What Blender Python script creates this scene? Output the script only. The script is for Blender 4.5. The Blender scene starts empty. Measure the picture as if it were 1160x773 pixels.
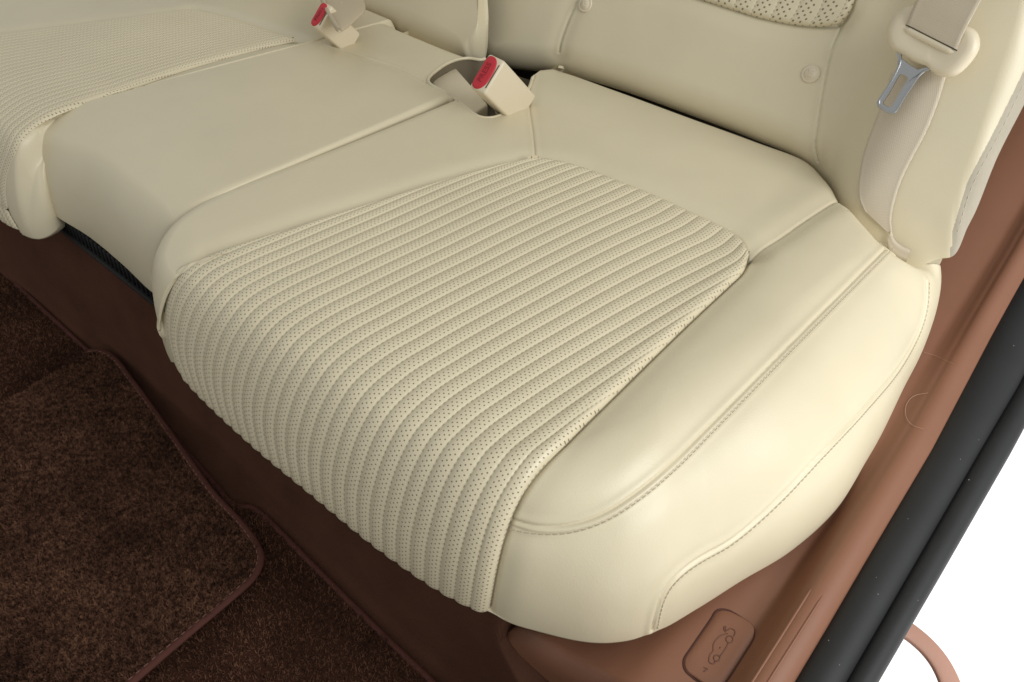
import bpy, bmesh, math, random
import numpy as np
from mathutils import Vector, Matrix
from mathutils.bvhtree import BVHTree

# ------------------------------------------------------------------ camera
C0 = np.array([580, 386.5]); FL = 822.0; H = 0.4
VX = np.array([-935, -542.]); VY = np.array([1449, -305.])
_dy = np.array([*(VY-C0), FL]); _dy /= np.linalg.norm(_dy)
_dx = -np.array([*(VX-C0), FL]); _dx -= _dx.dot(_dy)*_dy; _dx /= np.linalg.norm(_dx)
_dz = np.cross(_dx, _dy)
M3 = np.array([_dx, _dy, _dz])
CAM = np.array([0, 0, H])
sc = bpy.context.scene
cam_d = bpy.data.cameras.new("camera"); cam = bpy.data.objects.new("camera", cam_d)
sc.collection.objects.link(cam); sc.camera = cam
cam_d.sensor_width = 36; cam_d.lens = FL/1160*36; cam_d.clip_start = 0.01; cam_d.clip_end = 100
mw = Matrix.Identity(4)
for i in range(3):
    mw[i][0] = M3[i, 0]; mw[i][1] = -M3[i, 1]; mw[i][2] = -M3[i, 2]
mw.translation = Vector(CAM); cam.matrix_world = mw

# ------------------------------------------------------------------ light
w = bpy.data.worlds.new("World"); sc.world = w; w.use_nodes = True
w.node_tree.nodes["Background"].inputs[0].default_value = (1.0, 1.0, 0.98, 1)
w.node_tree.nodes["Background"].inputs[1].default_value = 0.51
def area(name, loc, target, size, size_y, power, col=(1, 1, 1)):
    d = bpy.data.lights.new(name, 'AREA'); d.shape = 'RECTANGLE'; d.size = size; d.size_y = size_y
    d.energy = power; d.color = col
    o = bpy.data.objects.new(name, d); sc.collection.objects.link(o); o.location = loc
    o.rotation_euler = (Vector(target)-Vector(loc)).to_track_quat('-Z', 'Y').to_euler(); return o
area("door_softbox", (1.05, 0.45, 0.85), (-0.15, 0.45, 0), 1.1, 0.9, 18, (1, 1, .99))
area("added_ground_fill", (1.1, 0.7, 1.5), (2.3, 0.8, 0.5), 1.2, 1.2, 120, (1, 1, 1))  # added lamp, turned off the seat, burns the ground out to white
sc.view_settings.view_transform = 'Standard'; sc.view_settings.look = 'None'
sc.view_settings.exposure = 0; sc.view_settings.gamma = 1
sc.render.engine = 'CYCLES'

# ------------------------------------------------------------------ helpers
def un(px, py, z=0.):
    r = M3 @ np.array([px-C0[0], py-C0[1], FL]); t = (z-H)/r[2]
    return CAM + r*t
def ray(px, py):
    r = M3 @ np.array([px-C0[0], py-C0[1], FL]); return r/np.linalg.norm(r)
def proj(P):
    c = (np.asarray(P)-CAM) @ M3
    return C0 + FL*c[:, :2]/np.maximum(c[:, 2:3], 1e-4)
def cr(P, n, closed=False, raw=False):
    """Catmull-Rom through P, resampled to n points evenly along its first 2-3 columns"""
    P = np.asarray(P, float); m = len(P)
    if closed: Q = np.vstack([P[-1], P, P[0], P[1]]); segs = m
    else: Q = np.vstack([2*P[0]-P[1], P, 2*P[-1]-P[-2]]); segs = m-1
    D = 24; out = []
    for i in range(segs):
        p0, p1, p2, p3 = Q[i:i+4]
        dd = [max(np.linalg.norm((b-a)[:3]), 1e-9)**.5 for a, b in ((p0, p1), (p1, p2), (p2, p3))]
        t0 = 0; t1 = dd[0]; t2 = t1+dd[1]; t3 = t2+dd[2]
        t = np.linspace(t1, t2, D, endpoint=False)[:, None]
        A1 = (t1-t)/(t1-t0)*p0+(t-t0)/(t1-t0)*p1; A2 = (t2-t)/(t2-t1)*p1+(t-t1)/(t2-t1)*p2; A3 = (t3-t)/(t3-t2)*p2+(t-t2)/(t3-t2)*p3
        B1 = (t2-t)/(t2-t0)*A1+(t-t0)/(t2-t0)*A2; B2 = (t3-t)/(t3-t1)*A2+(t-t1)/(t3-t1)*A3
        out.append((t2-t)/(t2-t1)*B1+(t-t1)/(t2-t1)*B2)
    out = np.vstack(out+[P[:1] if closed else P[-1:]])
    return resamp(out, n, closed)
def resamp(P, n, closed=False, k=3):
    P = np.asarray(P, float)
    s = np.r_[0, np.cumsum(np.linalg.norm(np.diff(P[:, :k], axis=0), axis=1))]
    t = np.linspace(0, s[-1], n+1)[:-1] if closed else np.linspace(0, s[-1], n)
    return np.stack([np.interp(t, s, P[:, j]) for j in range(P.shape[1])], 1)
def length(P): return np.linalg.norm(np.diff(P, axis=0), axis=1).sum()
def inpoly(pts, poly):
    x, y = pts[:, 0], pts[:, 1]; ins = np.zeros(len(pts), bool); m = len(poly)
    for i in range(m):
        x1, y1 = poly[i]; x2, y2 = poly[(i+1) % m]
        if y1 == y2: continue
        c = ((y1 > y) != (y2 > y)) & (x < (x2-x1)*(y-y1)/(y2-y1)+x1); ins ^= c
    return ins
def nrm(v): return v/np.maximum(np.linalg.norm(v, axis=-1, keepdims=True), 1e-12)
def sstep(a, b, x):
    t = np.clip((np.asarray(x)-a)/(b-a), 0, 1); return t*t*(3-2*t)

COL = sc.collection
def props(o, label=None, cat=None, group=None, kind=None):
    for k, v in (('label', label), ('category', cat), ('group', group), ('kind', kind)):
        if v: o[k] = v
    return o
def thing(name, label, cat, loc=(0, 0, 0), group=None):
    o = bpy.data.objects.new(name, None); COL.objects.link(o); o.location = loc; o.empty_display_size = .02
    return props(o, label, cat, group)
def obj(name, V, F, mat, parent=None, smooth=True, uv=None, normals=None):
    me = bpy.data.meshes.new(name)
    V = np.asarray(V, float)
    if parent is not None:
        root = parent; off = np.zeros(3)
        while root is not None: off += np.array(root.location); root = root.parent
        V = V-off
    if isinstance(F, np.ndarray):
        nf, k = F.shape
        me.vertices.add(len(V)); me.vertices.foreach_set('co', V.astype(np.float32).ravel())
        me.loops.add(nf*k); me.loops.foreach_set('vertex_index', F.astype(np.int32).ravel())
        me.polygons.add(nf); me.polygons.foreach_set('loop_start', np.arange(0, nf*k, k, dtype=np.int32))
        me.polygons.foreach_set('loop_total', np.full(nf, k, np.int32))
        me.update(calc_edges=True)
    else:
        me.from_pydata([tuple(v) for v in V], [], [tuple(f) for f in F])
    if smooth: me.polygons.foreach_set('use_smooth', np.ones(len(me.polygons), bool))
    if uv is not None:
        l = me.uv_layers.new(name='UVMap'); idx = np.empty(len(me.loops), np.int32); me.loops.foreach_get('vertex_index', idx)
        l.data.foreach_set('uv', np.asarray(uv)[idx].astype(np.float32).ravel())
    if normals is not None:
        me.normals_split_custom_set_from_vertices([tuple(n) for n in normals])
    me.materials.append(mat); me.update()
    o = bpy.data.objects.new(name, me); COL.objects.link(o)
    if parent is not None: o.parent = parent
    return o
def grid_faces(a, b, closed_b=False):
    i = np.arange(a-1)[:, None]; j = np.arange(b if closed_b else b-1)[None]; j2 = (j+1) % b
    return np.stack([(i*b+j), (i*b+j2), ((i+1)*b+j2), ((i+1)*b+j)], -1).reshape(-1, 4)
def grid_normals(G, closed_b=False):
    da = np.gradient(G, axis=0)
    if closed_b: db = np.roll(G, -1, 1)-np.roll(G, 1, 1)
    else: db = np.gradient(G, axis=1)
    return nrm(np.cross(da, db))
def polydist(V, N, P, maxd, sub=None):
    """signed distance from vertices to a polyline on the surface (positive to its left seen from outside)"""
    P = np.asarray(P); d = np.full(len(V), 1e3); sg = np.ones(len(V))
    lo, hi = P.min(0)-maxd, P.max(0)+maxd
    idx = np.nonzero(((V > lo) & (V < hi)).all(1))[0]
    A, B = P[:-1], P[1:]; AB = B-A; L2 = (AB**2).sum(1)+1e-15
    for c in range(0, len(idx), 6000):
        ii = idx[c:c+6000]; v = V[ii]
        AP = v[:, None]-A[None]; t = np.clip((AP*AB).sum(-1)/L2, 0, 1)
        q = AP-t[..., None]*AB; dd = (q**2).sum(-1); k = dd.argmin(1); r = np.arange(len(ii))
        d[ii] = np.sqrt(dd[r, k]); cx = np.cross(AB[k], q[r, k]); sg[ii] = np.sign((cx*N[ii]).sum(1)+1e-15)
    return d, sg

def tube(P, r, n=10, cap=True, r2=None):
    P = np.asarray(P, float); T = nrm(np.gradient(P, axis=0)); up = np.array([0, 0, 1.])
    r = np.broadcast_to(r, len(P)) if np.ndim(r) else np.full(len(P), r)
    V = []; u = None
    for i in range(len(P)):
        if u is None:
            u = np.cross(T[i], up);  u = u if np.linalg.norm(u) > .1 else np.cross(T[i], [1., 0, 0])
        u = nrm(u-u.dot(T[i])*T[i]); v = np.cross(T[i], u)
        a = np.arange(n)*2*np.pi/n
        V.append(P[i]+r[i]*(np.cos(a)[:, None]*u+(r2 or 1)*np.sin(a)[:, None]*v))
    V = np.vstack(V); F = [tuple(f) for f in grid_faces(len(P), n, True)]
    if cap: F += [tuple(range(n)), tuple(range((len(P)-1)*n, len(P)*n))[::-1]]
    return V, F
def merge(parts):
    V, F, o = [], [], 0
    for v, f in parts:
        V.append(np.asarray(v)); F += [tuple(int(k)+o for k in q) for q in f]; o += len(v)
    return np.vstack(V), F
def rbox(o, a, b, c, r=.003, seg=3):
    """rounded box from corner o with edge vectors a,b,c"""
    bm = bmesh.new(); vs = [bm.verts.new(Vector(np.array(o)+i*np.array(a)+j*np.array(b)+k*np.array(c))) for i in (0, 1) for j in (0, 1) for k in (0, 1)]
    for q in ((0, 1, 3, 2), (4, 6, 7, 5), (0, 4, 5, 1), (2, 3, 7, 6), (0, 2, 6, 4), (1, 5, 7, 3)): bm.faces.new([vs[i] for i in q])
    bmesh.ops.recalc_face_normals(bm, faces=bm.faces)
    bmesh.ops.bevel(bm, geom=bm.edges[:], offset=r, segments=seg, affect='EDGES', profile=.5)
    V = np.array([v.co[:] for v in bm.verts]); bm.verts.index_update(); F = [tuple(v.index for v in f.verts) for f in bm.faces]; bm.free()
    return V, F
def slab(poly, o, u, v, n, th, bev=.001, seg=3, holes=None):
    """polygon (list of (a,b) in metres) thickened along n, bevelled"""
    bm = bmesh.new()
    def loop(pl): return [bm.verts.new(Vector(o+u*a+v*b)) for a, b in pl]
    if holes is None:
        f = bm.faces.new(loop(poly)); fs = [f]
    else:
        outer = loop(poly); inner = loop(holes)     # same count, quad ring
        fs = [bm.faces.new((outer[i], outer[(i+1) % len(outer)], inner[(i+1) % len(outer)], inner[i])) for i in range(len(outer))]
    r = bmesh.ops.extrude_face_region(bm, geom=fs)
    for e in r['geom']:
        if isinstance(e, bmesh.types.BMVert): e.co += Vector(n*th)
    bmesh.ops.recalc_face_normals(bm, faces=bm.faces)
    ed = [e for e in bm.edges if len(e.link_faces) == 2 and e.calc_face_angle(0) > .9]
    if bev: bmesh.ops.bevel(bm, geom=ed, offset=bev, segments=seg, affect='EDGES', profile=.5)
    V = np.array([q.co[:] for q in bm.verts]); bm.verts.index_update(); F = [tuple(q.index for q in f.verts) for f in bm.faces]; bm.free()
    return V, F

# ------------------------------------------------------------------ materials
def nodes(name):
    m = bpy.data.materials.new(name); m.use_nodes = True; nt = m.node_tree
    return m, nt, nt.nodes['Principled BSDF']
def mth(nt, op, a, b=None, c=None):
    n = nt.nodes.new('ShaderNodeMath'); n.operation = op
    for i, x in enumerate((a, b, c)):
        if x is None: continue
        if isinstance(x, (int, float)): n.inputs[i].default_value = x
        else: nt.links.new(x, n.inputs[i])
    return n.outputs[0]
def noise(nt, scale, detail=3, rough=.5, vec=None, kind='NOISE'):
    n = nt.nodes.new('ShaderNodeTexNoise' if kind == 'NOISE' else 'ShaderNodeTexVoronoi')
    n.inputs['Scale'].default_value = scale
    if kind == 'NOISE': n.inputs['Detail'].default_value = detail; n.inputs['Roughness'].default_value = rough
    g = vec or pos(nt); nt.links.new(g, n.inputs['Vector'])
    return n.outputs[0]
def pos(nt):
    for n in nt.nodes:
        if n.type == 'NEW_GEOMETRY': return n.outputs['Position']
    return nt.nodes.new('ShaderNodeNewGeometry').outputs['Position']
def bump(nt, h, dist, strength=1., prev=None):
    b = nt.nodes.new('ShaderNodeBump'); b.inputs['Strength'].default_value = strength; b.inputs['Distance'].default_value = dist
    nt.links.new(h, b.inputs['Height'])
    if prev is not None: nt.links.new(prev, b.inputs['Normal'])
    return b.outputs[0]
def ramp(nt, f, c1, c2, a=0., b=1.):
    r = nt.nodes.new('ShaderNodeValToRGB'); r.color_ramp.elements[0].position = a; r.color_ramp.elements[1].position = b
    r.color_ramp.elements[0].color = (*c1, 1); r.color_ramp.elements[1].color = (*c2, 1); nt.links.new(f, r.inputs[0]); return r.outputs[0]
def mixc(nt, f, a, b):
    n = nt.nodes.new('ShaderNodeMix'); n.data_type = 'RGBA'
    if isinstance(f, (int, float)): n.inputs[0].default_value = f
    else: nt.links.new(f, n.inputs[0])
    for i, x in ((6, a), (7, b)):
        if isinstance(x, tuple): n.inputs[i].default_value = (*x, 1)
        else: nt.links.new(x, n.inputs[i])
    return n.outputs[2]

CREAM = (.66, .590, .418)
def leather(name, col=CREAM, rough=.40, perf=None):
    m, nt, b = nodes(name)
    big = noise(nt, 9, 3); c = ramp(nt, big, tuple(x*.965 for x in col), tuple(min(1, x*1.03) for x in col), .3, .7)
    b.inputs['Roughness'].default_value = rough; b.inputs['Specular IOR Level'].default_value = .55
    grain = noise(nt, 900, 0, kind='V'); n1 = bump(nt, grain, .00018, .35)
    wr = noise(nt, 38, 4, .55); n2 = bump(nt, wr, .0009, .22, n1); n2 = bump(nt, noise(nt, 10, 2), .006, .25, n2)
    rr = noise(nt, 60, 3); nt.links.new(mth(nt, 'MULTIPLY_ADD', rr, .12, rough-.06), b.inputs['Roughness'])
    last = n2
    if perf:
        pitch, cols, sp, rad = perf      # uv.x in ribs, uv.y in metres
        uvn = nt.nodes.new('ShaderNodeUVMap'); sx = nt.nodes.new('ShaderNodeSeparateXYZ'); nt.links.new(uvn.outputs[0], sx.inputs[0])
        q = mth(nt, 'FRACT', sx.outputs[0]); s = mth(nt, 'DIVIDE', sx.outputs[1], sp)
        best = None
        for k, cc in enumerate(cols):
            dx = mth(nt, 'MULTIPLY', mth(nt, 'SUBTRACT', q, cc), pitch)
            fy = mth(nt, 'FRACT', mth(nt, 'ADD', s, .5*(k % 2)+.02*k))
            dy = mth(nt, 'MULTIPLY', mth(nt, 'SUBTRACT', fy, .5), sp)
            d = mth(nt, 'SQRT', mth(nt, 'ADD', mth(nt, 'MULTIPLY', dx, dx), mth(nt, 'MULTIPLY', dy, dy)))
            best = d if best is None else mth(nt, 'MINIMUM', best, d)
        mp = nt.nodes.new('ShaderNodeMapRange'); mp.inputs[1].default_value = rad*.75; mp.inputs[2].default_value = rad*1.2
        mp.inputs[3].default_value = 1; mp.inputs[4].default_value = 0; nt.links.new(best, mp.inputs[0]); hole = mp.outputs[0]
        # needle holes of the stitching in each valley
        qa = mth(nt, 'MULTIPLY', mth(nt, 'ABSOLUTE', mth(nt, 'SUBTRACT', mth(nt, 'FRACT', mth(nt, 'ADD', q, .5)), .5)), pitch)
        st = mth(nt, 'FRACT', mth(nt, 'DIVIDE', sx.outputs[1], .0046))
        stm = mth(nt, 'MULTIPLY', mth(nt, 'LESS_THAN', qa, .00045), mth(nt, 'LESS_THAN', st, .42))
        c = mixc(nt, mth(nt, 'MULTIPLY', hole, .86), c, (.13, .085, .04))
        c = mixc(nt, mth(nt, 'MULTIPLY', stm, .55), c, (.22, .17, .10))
        last = bump(nt, mth(nt, 'SUBTRACT', 1., hole), .0006, .5, n2)
    nt.links.new(c, b.inputs['Base Color']); nt.links.new(last, b.inputs['Normal'])
    return m
def plain(name, col, rough=.5, metal=0., spec=.5, bscale=None, bdist=.0003, bst=.5, var=.0):
    m, nt, b = nodes(name)
    b.inputs['Base Color'].default_value = (*col, 1); b.inputs['Roughness'].default_value = rough
    b.inputs['Metallic'].default_value = metal; b.inputs['Specular IOR Level'].default_value = spec
    if var:
        nt.links.new(ramp(nt, noise(nt, 14, 4), tuple(x*(1-var) for x in col), tuple(x*(1+var) for x in col), .3, .7), b.inputs['Base Color'])
    if bscale: nt.links.new(bump(nt, noise(nt, bscale, 2), bdist, bst), b.inputs['Normal'])
    return m
MAT = dict(
    leather=leather('cream_leather'),
    perf=leather('perforated_leather', perf=(.0128, (.33, .54, .75), .0042, .00058)),
    perf_back=leather('perforated_leather_back', perf=(.0225, (.13, .31, .49, .67), .0078, .00115)),
    thread=plain('thread', (.40, .34, .23), .7),  # beige darkened to carry the shade of the stitch holes
    gap=plain('painted_slot_shade', (.10, .08, .05), .9),  # dark colour painted for the shade inside belt and buckle slots
    velour=plain('edge_fabric', (.40, .36, .285), .9, spec=.1, bscale=1500, bdist=.0006, bst=.8, var=.06),
    sill=plain('brown_plastic', (.200, .089, .050), .52, spec=.38, bscale=1400, bdist=.00022, bst=.55, var=.03),
    sill_gap_shade=plain('painted_sill_gap_shade', (.06, .018, .010), .8),  # darker copy of the sill plastic, painted shade for the cover gap
    sill_mark=plain('brown_plastic_mark', (.13, .055, .036), .6),
    rubber=plain('black_rubber', (.011, .0115, .012), .62, spec=.35, bscale=500, bdist=.0002, bst=.4, var=.15),
    dust=plain('dust', (.55, .53, .5), .9),
    black=plain('black_plastic', (.008, .008, .009), .5),
    carpet_riser=plain('riser_carpet', (.095, .044, .028), .95, spec=.05, bscale=1100, bdist=.001, bst=.9, var=.15),
    binding=plain('mat_binding', (.085, .030, .022), .75, spec=.2, bscale=900, bdist=.0004, var=.1),
    binding_thread=plain('binding_thread', (.22, .11, .08), .7),
    floorpan=plain('floor_carpet', (.05, .022, .014), 1., spec=.03, bscale=900, bdist=.001, var=.15),
    red=plain('red_button', (.52, .022, .035), .45),
    red_text=plain('red_button_text', (.24, .006, .012), .5),
    plastic=plain('cream_plastic', (.69, .61, .45), .36, bscale=1300, bdist=.0001, bst=.3),
    metal=plain('steel', (.46, .47, .48), .25, metal=1.),
    dark=plain('dark_blocker', (.03, .024, .016), .9),
    white=plain('white_floor', (.90, .90, .90), .8),
    strapfold=plain('folded_strap', (.52, .44, .31), .6, bscale=1200),
    hemthread=plain('hem_thread', (.52, .47, .37), .7),
    hair=plain('hair', (.55, .38, .27), .5),
    emboss=plain('embossed_mark', (.60, .53, .38), .5),
)
def web_mat():
    m, nt, b = nodes('belt_webbing'); b.inputs['Roughness'].default_value = .62
    b.inputs['Sheen Weight'].default_value = .15
    uvn = nt.nodes.new('ShaderNodeUVMap'); sx = nt.nodes.new('ShaderNodeSeparateXYZ'); nt.links.new(uvn.outputs[0], sx.inputs[0])
    a = mth(nt, 'SINE', mth(nt, 'MULTIPLY', mth(nt, 'ADD', sx.outputs[0], mth(nt, 'MULTIPLY', sx.outputs[1], .55)), 2*math.pi/.0021))
    c = mth(nt, 'SINE', mth(nt, 'MULTIPLY', mth(nt, 'SUBTRACT', sx.outputs[1], mth(nt, 'MULTIPLY', sx.outputs[0], .35)), 2*math.pi/.0026))
    h = mth(nt, 'MULTIPLY', a, c)
    nt.links.new(ramp(nt, mth(nt, 'MULTIPLY_ADD', h, .5, .5), (.54, .47, .355), (.655, .58, .455)), b.inputs['Base Color'])
    nt.links.new(bump(nt, h, .00025, .3), b.inputs['Normal']); return m
MAT['web'] = web_mat()
def pile_mat():
    m, nt, b = nodes('carpet_pile'); b.inputs['Roughness'].default_value = .9; b.inputs['Specular IOR Level'].default_value = .12
    c = ramp(nt, noise(nt, 230, 4, .7), (.028, .0125, .008), (.20, .103, .064), .36, .66)
    big = ramp(nt, noise(nt, 14, 5, .65), (.42, .38, .38), (1.25, 1.2, 1.15), .3, .7)
    mx = nt.nodes.new('ShaderNodeMix'); mx.data_type = 'RGBA'; mx.blend_type = 'MULTIPLY'; mx.inputs[0].default_value = 1
    nt.links.new(c, mx.inputs[6]); nt.links.new(big, mx.inputs[7]); nt.links.new(mx.outputs[2], b.inputs['Base Color']); return m
MAT['pile'] = pile_mat()

# ------------------------------------------------------------------ setting
def quad(name, x0, x1, y0, y1, z, mat):
    return props(obj(name, [(x0, y0, z), (x1, y0, z), (x1, y1, z), (x0, y1, z)], [(0, 1, 2, 3)], mat, smooth=False), kind='structure')
quad('ground', .0, 12, -8, 12, -.62, MAT['white'])
quad('floor', -2.4, -.0, -1.0, 1.3, -.312, MAT['floorpan'])
props(obj('rear_light_blocker', [(-2.4, 1.25, -.32), (.02, 1.25, -.32), (.02, 1.5, 1.0), (-2.4, 1.5, 1.0)], [(0, 1, 2, 3)], MAT['dark'], smooth=False), kind='structure')  # unseen dark wall added to stop light coming through the seat gap

# carpeted riser under the seat front
ys = [(-.02, -.312), (.10, -.311), (.200, -.309), (.216, -.300), (.224, -.272), (.237, -.20), (.247, -.15), (.253, -.135), (.262, -.130), (.34, -.130)]
ys = cr([(y, z, 0) for y, z in ys], 60)[:, :2]
xs = np.linspace(-2.3, -.01, 260)
G = np.zeros((len(xs), 60, 3)); G[:, :, 0] = xs[:, None]; G[:, :, 1] = ys[:, 0]; G[:, :, 2] = ys[:, 1]
G[:, :, 2] = np.where(xs[:, None] > -.15, np.minimum(G[:, :, 2], -.13-.07*sstep(-.20, -.15, xs)[:, None]), G[:, :, 2]); G[:, :, 1] -= .02*sstep(-.17, -.10, xs)[:, None]
G[:, :, 1] += .006*np.sin(xs*7)[:, None]*sstep(.1, .2, ys[:, 0])+.0015*np.sin(xs*31)[:, None]
props(obj('footwell_riser', G.reshape(-1, 3), grid_faces(len(xs), 60)[:, ::-1], MAT['carpet_riser']), kind='structure')

# ------------------------------------------------------------------ pillow surfaces
class Frame:
    def __init__(s, o, u, v, n): s.o, s.u, s.v, s.n = map(np.array, (o, u, v, n))
    def to(s, a, b, c): return s.o+a[..., None]*s.u+b[..., None]*s.v+c[..., None]*s.n
    def pix(s, px, py, c=0.):
        r = ray(px, py); o = s.o+s.n*c; t = (o-CAM).dot(s.n)/r.dot(s.n); p = CAM+r*t-s.o
        return p.dot(s.u), p.dot(s.v)
WF = Frame((0, 0, 0), (1., 0, 0), (0, 1., 0), (0, 0, 1.))

class Pillow:
    def __init__(s, fr, outline, center, hf, M, K1, K2, p=1., step=4, tuck=.03):
        """outline rows: (u, v, zbase, R), counter-clockwise seen from outside"""
        O = cr(outline, M, closed=True); s.fr = fr
        c = np.array(center, float); T = np.roll(O[:, :2], -1, 0)-np.roll(O[:, :2], 1, 0); No = nrm(np.stack([T[:, 1], -T[:, 0]], 1))
        D = O[:, :2]-c; L = np.linalg.norm(D, axis=1); dr = D/L[:, None]
        if (dr*No).sum(1).mean() < 0: No = -No
        ca = np.clip((dr*No).sum(1), .72, 1); R = np.minimum(O[:, 3]/ca, L*.8)
        th = np.linspace(0, np.pi/2, K1)
        rows = []
        for dd, dz in ((tuck/2, -.006), (tuck*.3, -.0045), (tuck*.1, -.002)): rows.append((np.full(M, dd), None, dz))
        for t in th: rows.append((R*(1-np.cos(t)), np.sin(t)**p, 0))
        for k in range(1, K2+1): 
            f = k/K2; rows.append((R+(L-R)*f*.9995, 1., 0))
        G = np.zeros((len(rows), M, 3))
        for i, (d, q, dz) in enumerate(rows):
            uv = O[:, :2]-dr*np.minimum(d, L)[:, None]
            h = hf(uv[:, 0], uv[:, 1])
            z = O[:, 2]+dz if q is None else O[:, 2]+(h-O[:, 2])*q
            G[i] = fr.to(uv[:, 0], uv[:, 1], z)
        s.G = G; s.N = grid_normals(G, True)
        if (s.N*fr.n).sum(-1).mean() < 0: s.N = -s.N; s.flip = True
        else: s.flip = False
        sub = G[::2, ::step] if step > 1 else G
        s.bvh = BVHTree.FromPolygons([tuple(v) for v in sub.reshape(-1, 3)], [tuple(f) for f in grid_faces(sub.shape[0], sub.shape[1], True).tolist()])
    def hit(s, px, py):
        r = ray(px, py); h = s.bvh.ray_cast(Vector(CAM), Vector(r))
        if h[0] is None: return None
        return np.array(h[0])
    def trace(s, pts, n=120):
        P = cr([(a, b, 0) for a, b in pts], n)[:, :2]
        H_ = [s.hit(*p) for p in P]; ok = [h for h in H_ if h is not None]
        if len(ok) < 2: print('TRACE FAIL', pts[0], len(ok))
        if len(ok) < len(H_): print('trace missed', len(H_)-len(ok), 'of', n, pts[0], pts[-1])
        ok = np.array(ok)
        # drop wild jumps, then smooth
        keep = [0]
        for i in range(1, len(ok)):
            if np.linalg.norm(ok[i]-ok[keep[-1]]) < .12: keep.append(i)
        ok = ok[keep]; P = resamp(ok, n)
        for _ in range(3): P[1:-1] = (P[:-2]+2*P[1:-1]+P[2:])/4
        return P
    def snap(s, P):
        P = np.asarray(P); shp = P.shape; P = P.reshape(-1, 3); O = np.empty_like(P); N = np.empty_like(P)
        for i, p in enumerate(P):
            r = s.bvh.find_nearest(Vector(p)); O[i] = r[0]; N[i] = r[1]
        N *= np.sign((N*s.fr.n).sum(1)+.2)[:, None]
        return O.reshape(shp), N.reshape(shp)
    def displace(s, feats):
        V = s.G.reshape(-1, 3); N = s.N.reshape(-1, 3); D = np.zeros(len(V))
        for P, mx, fn in feats:
            d, sg = polydist(V, N, P, mx); D += np.where(d < 900, fn(d, sg), 0)
        s.V = V+N*D[:, None]; G2 = s.V.reshape(s.G.shape)
        s.N2 = grid_normals(G2, True).reshape(-1, 3)*(-1 if s.flip else 1)
    def split(s, rules, default, parent, mat, cut=None):
        """rules: [(name, pixel polygon)] -> one mesh per panel; name None deletes"""
        a, b = s.G.shape[:2]; F = grid_faces(a, b, True)
        if not s.flip: F = F[:, ::-1]
        c = s.V[F].mean(1); px = proj(c); lab = np.zeros(len(F), int)-1
        for k, (nm, poly) in enumerate(rules):
            m = inpoly(px, poly) & (lab < 0); lab[m] = k
        out = {}
        if cut is not None: lab[cut(s, F, c, px)] = 1000
        names = [r[0] for r in rules]
        for nm in list(dict.fromkeys([n for n in names if n]))+([default] if default not in names else []):
            ks = [k for k, n in enumerate(names) if n == nm]
            m = np.isin(lab, ks) | ((lab < 0) if nm == default else False)
            if m.sum() == 0: continue
            ff = F[m]; uq, inv = np.unique(ff, return_inverse=True)
            mt = mat[nm] if isinstance(mat, dict) and nm in mat else (mat['*'] if isinstance(mat, dict) else mat)
            out[nm] = obj(nm.split('#')[0], s.V[uq], inv.reshape(ff.shape), mt, parent, normals=s.N2[uq])
        return out

def coons(L, R, T, B, nu, nv):
    """L,R go top->bottom; T,B go left->right. returns (nv,nu,3)"""
    L, R = resamp(L, nv), resamp(R, nv); T, B = resamp(T, nu), resamp(B, nu)
    u = np.linspace(0, 1, nu)[None, :, None]; v = np.linspace(0, 1, nv)[:, None, None]
    return (1-u)*L[:, None]+u*R[:, None]+(1-v)*T[None]+v*B[None]-((1-u)*(1-v)*L[0]+u*(1-v)*R[0]+(1-u)*v*L[-1]+u*v*R[-1])

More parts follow.
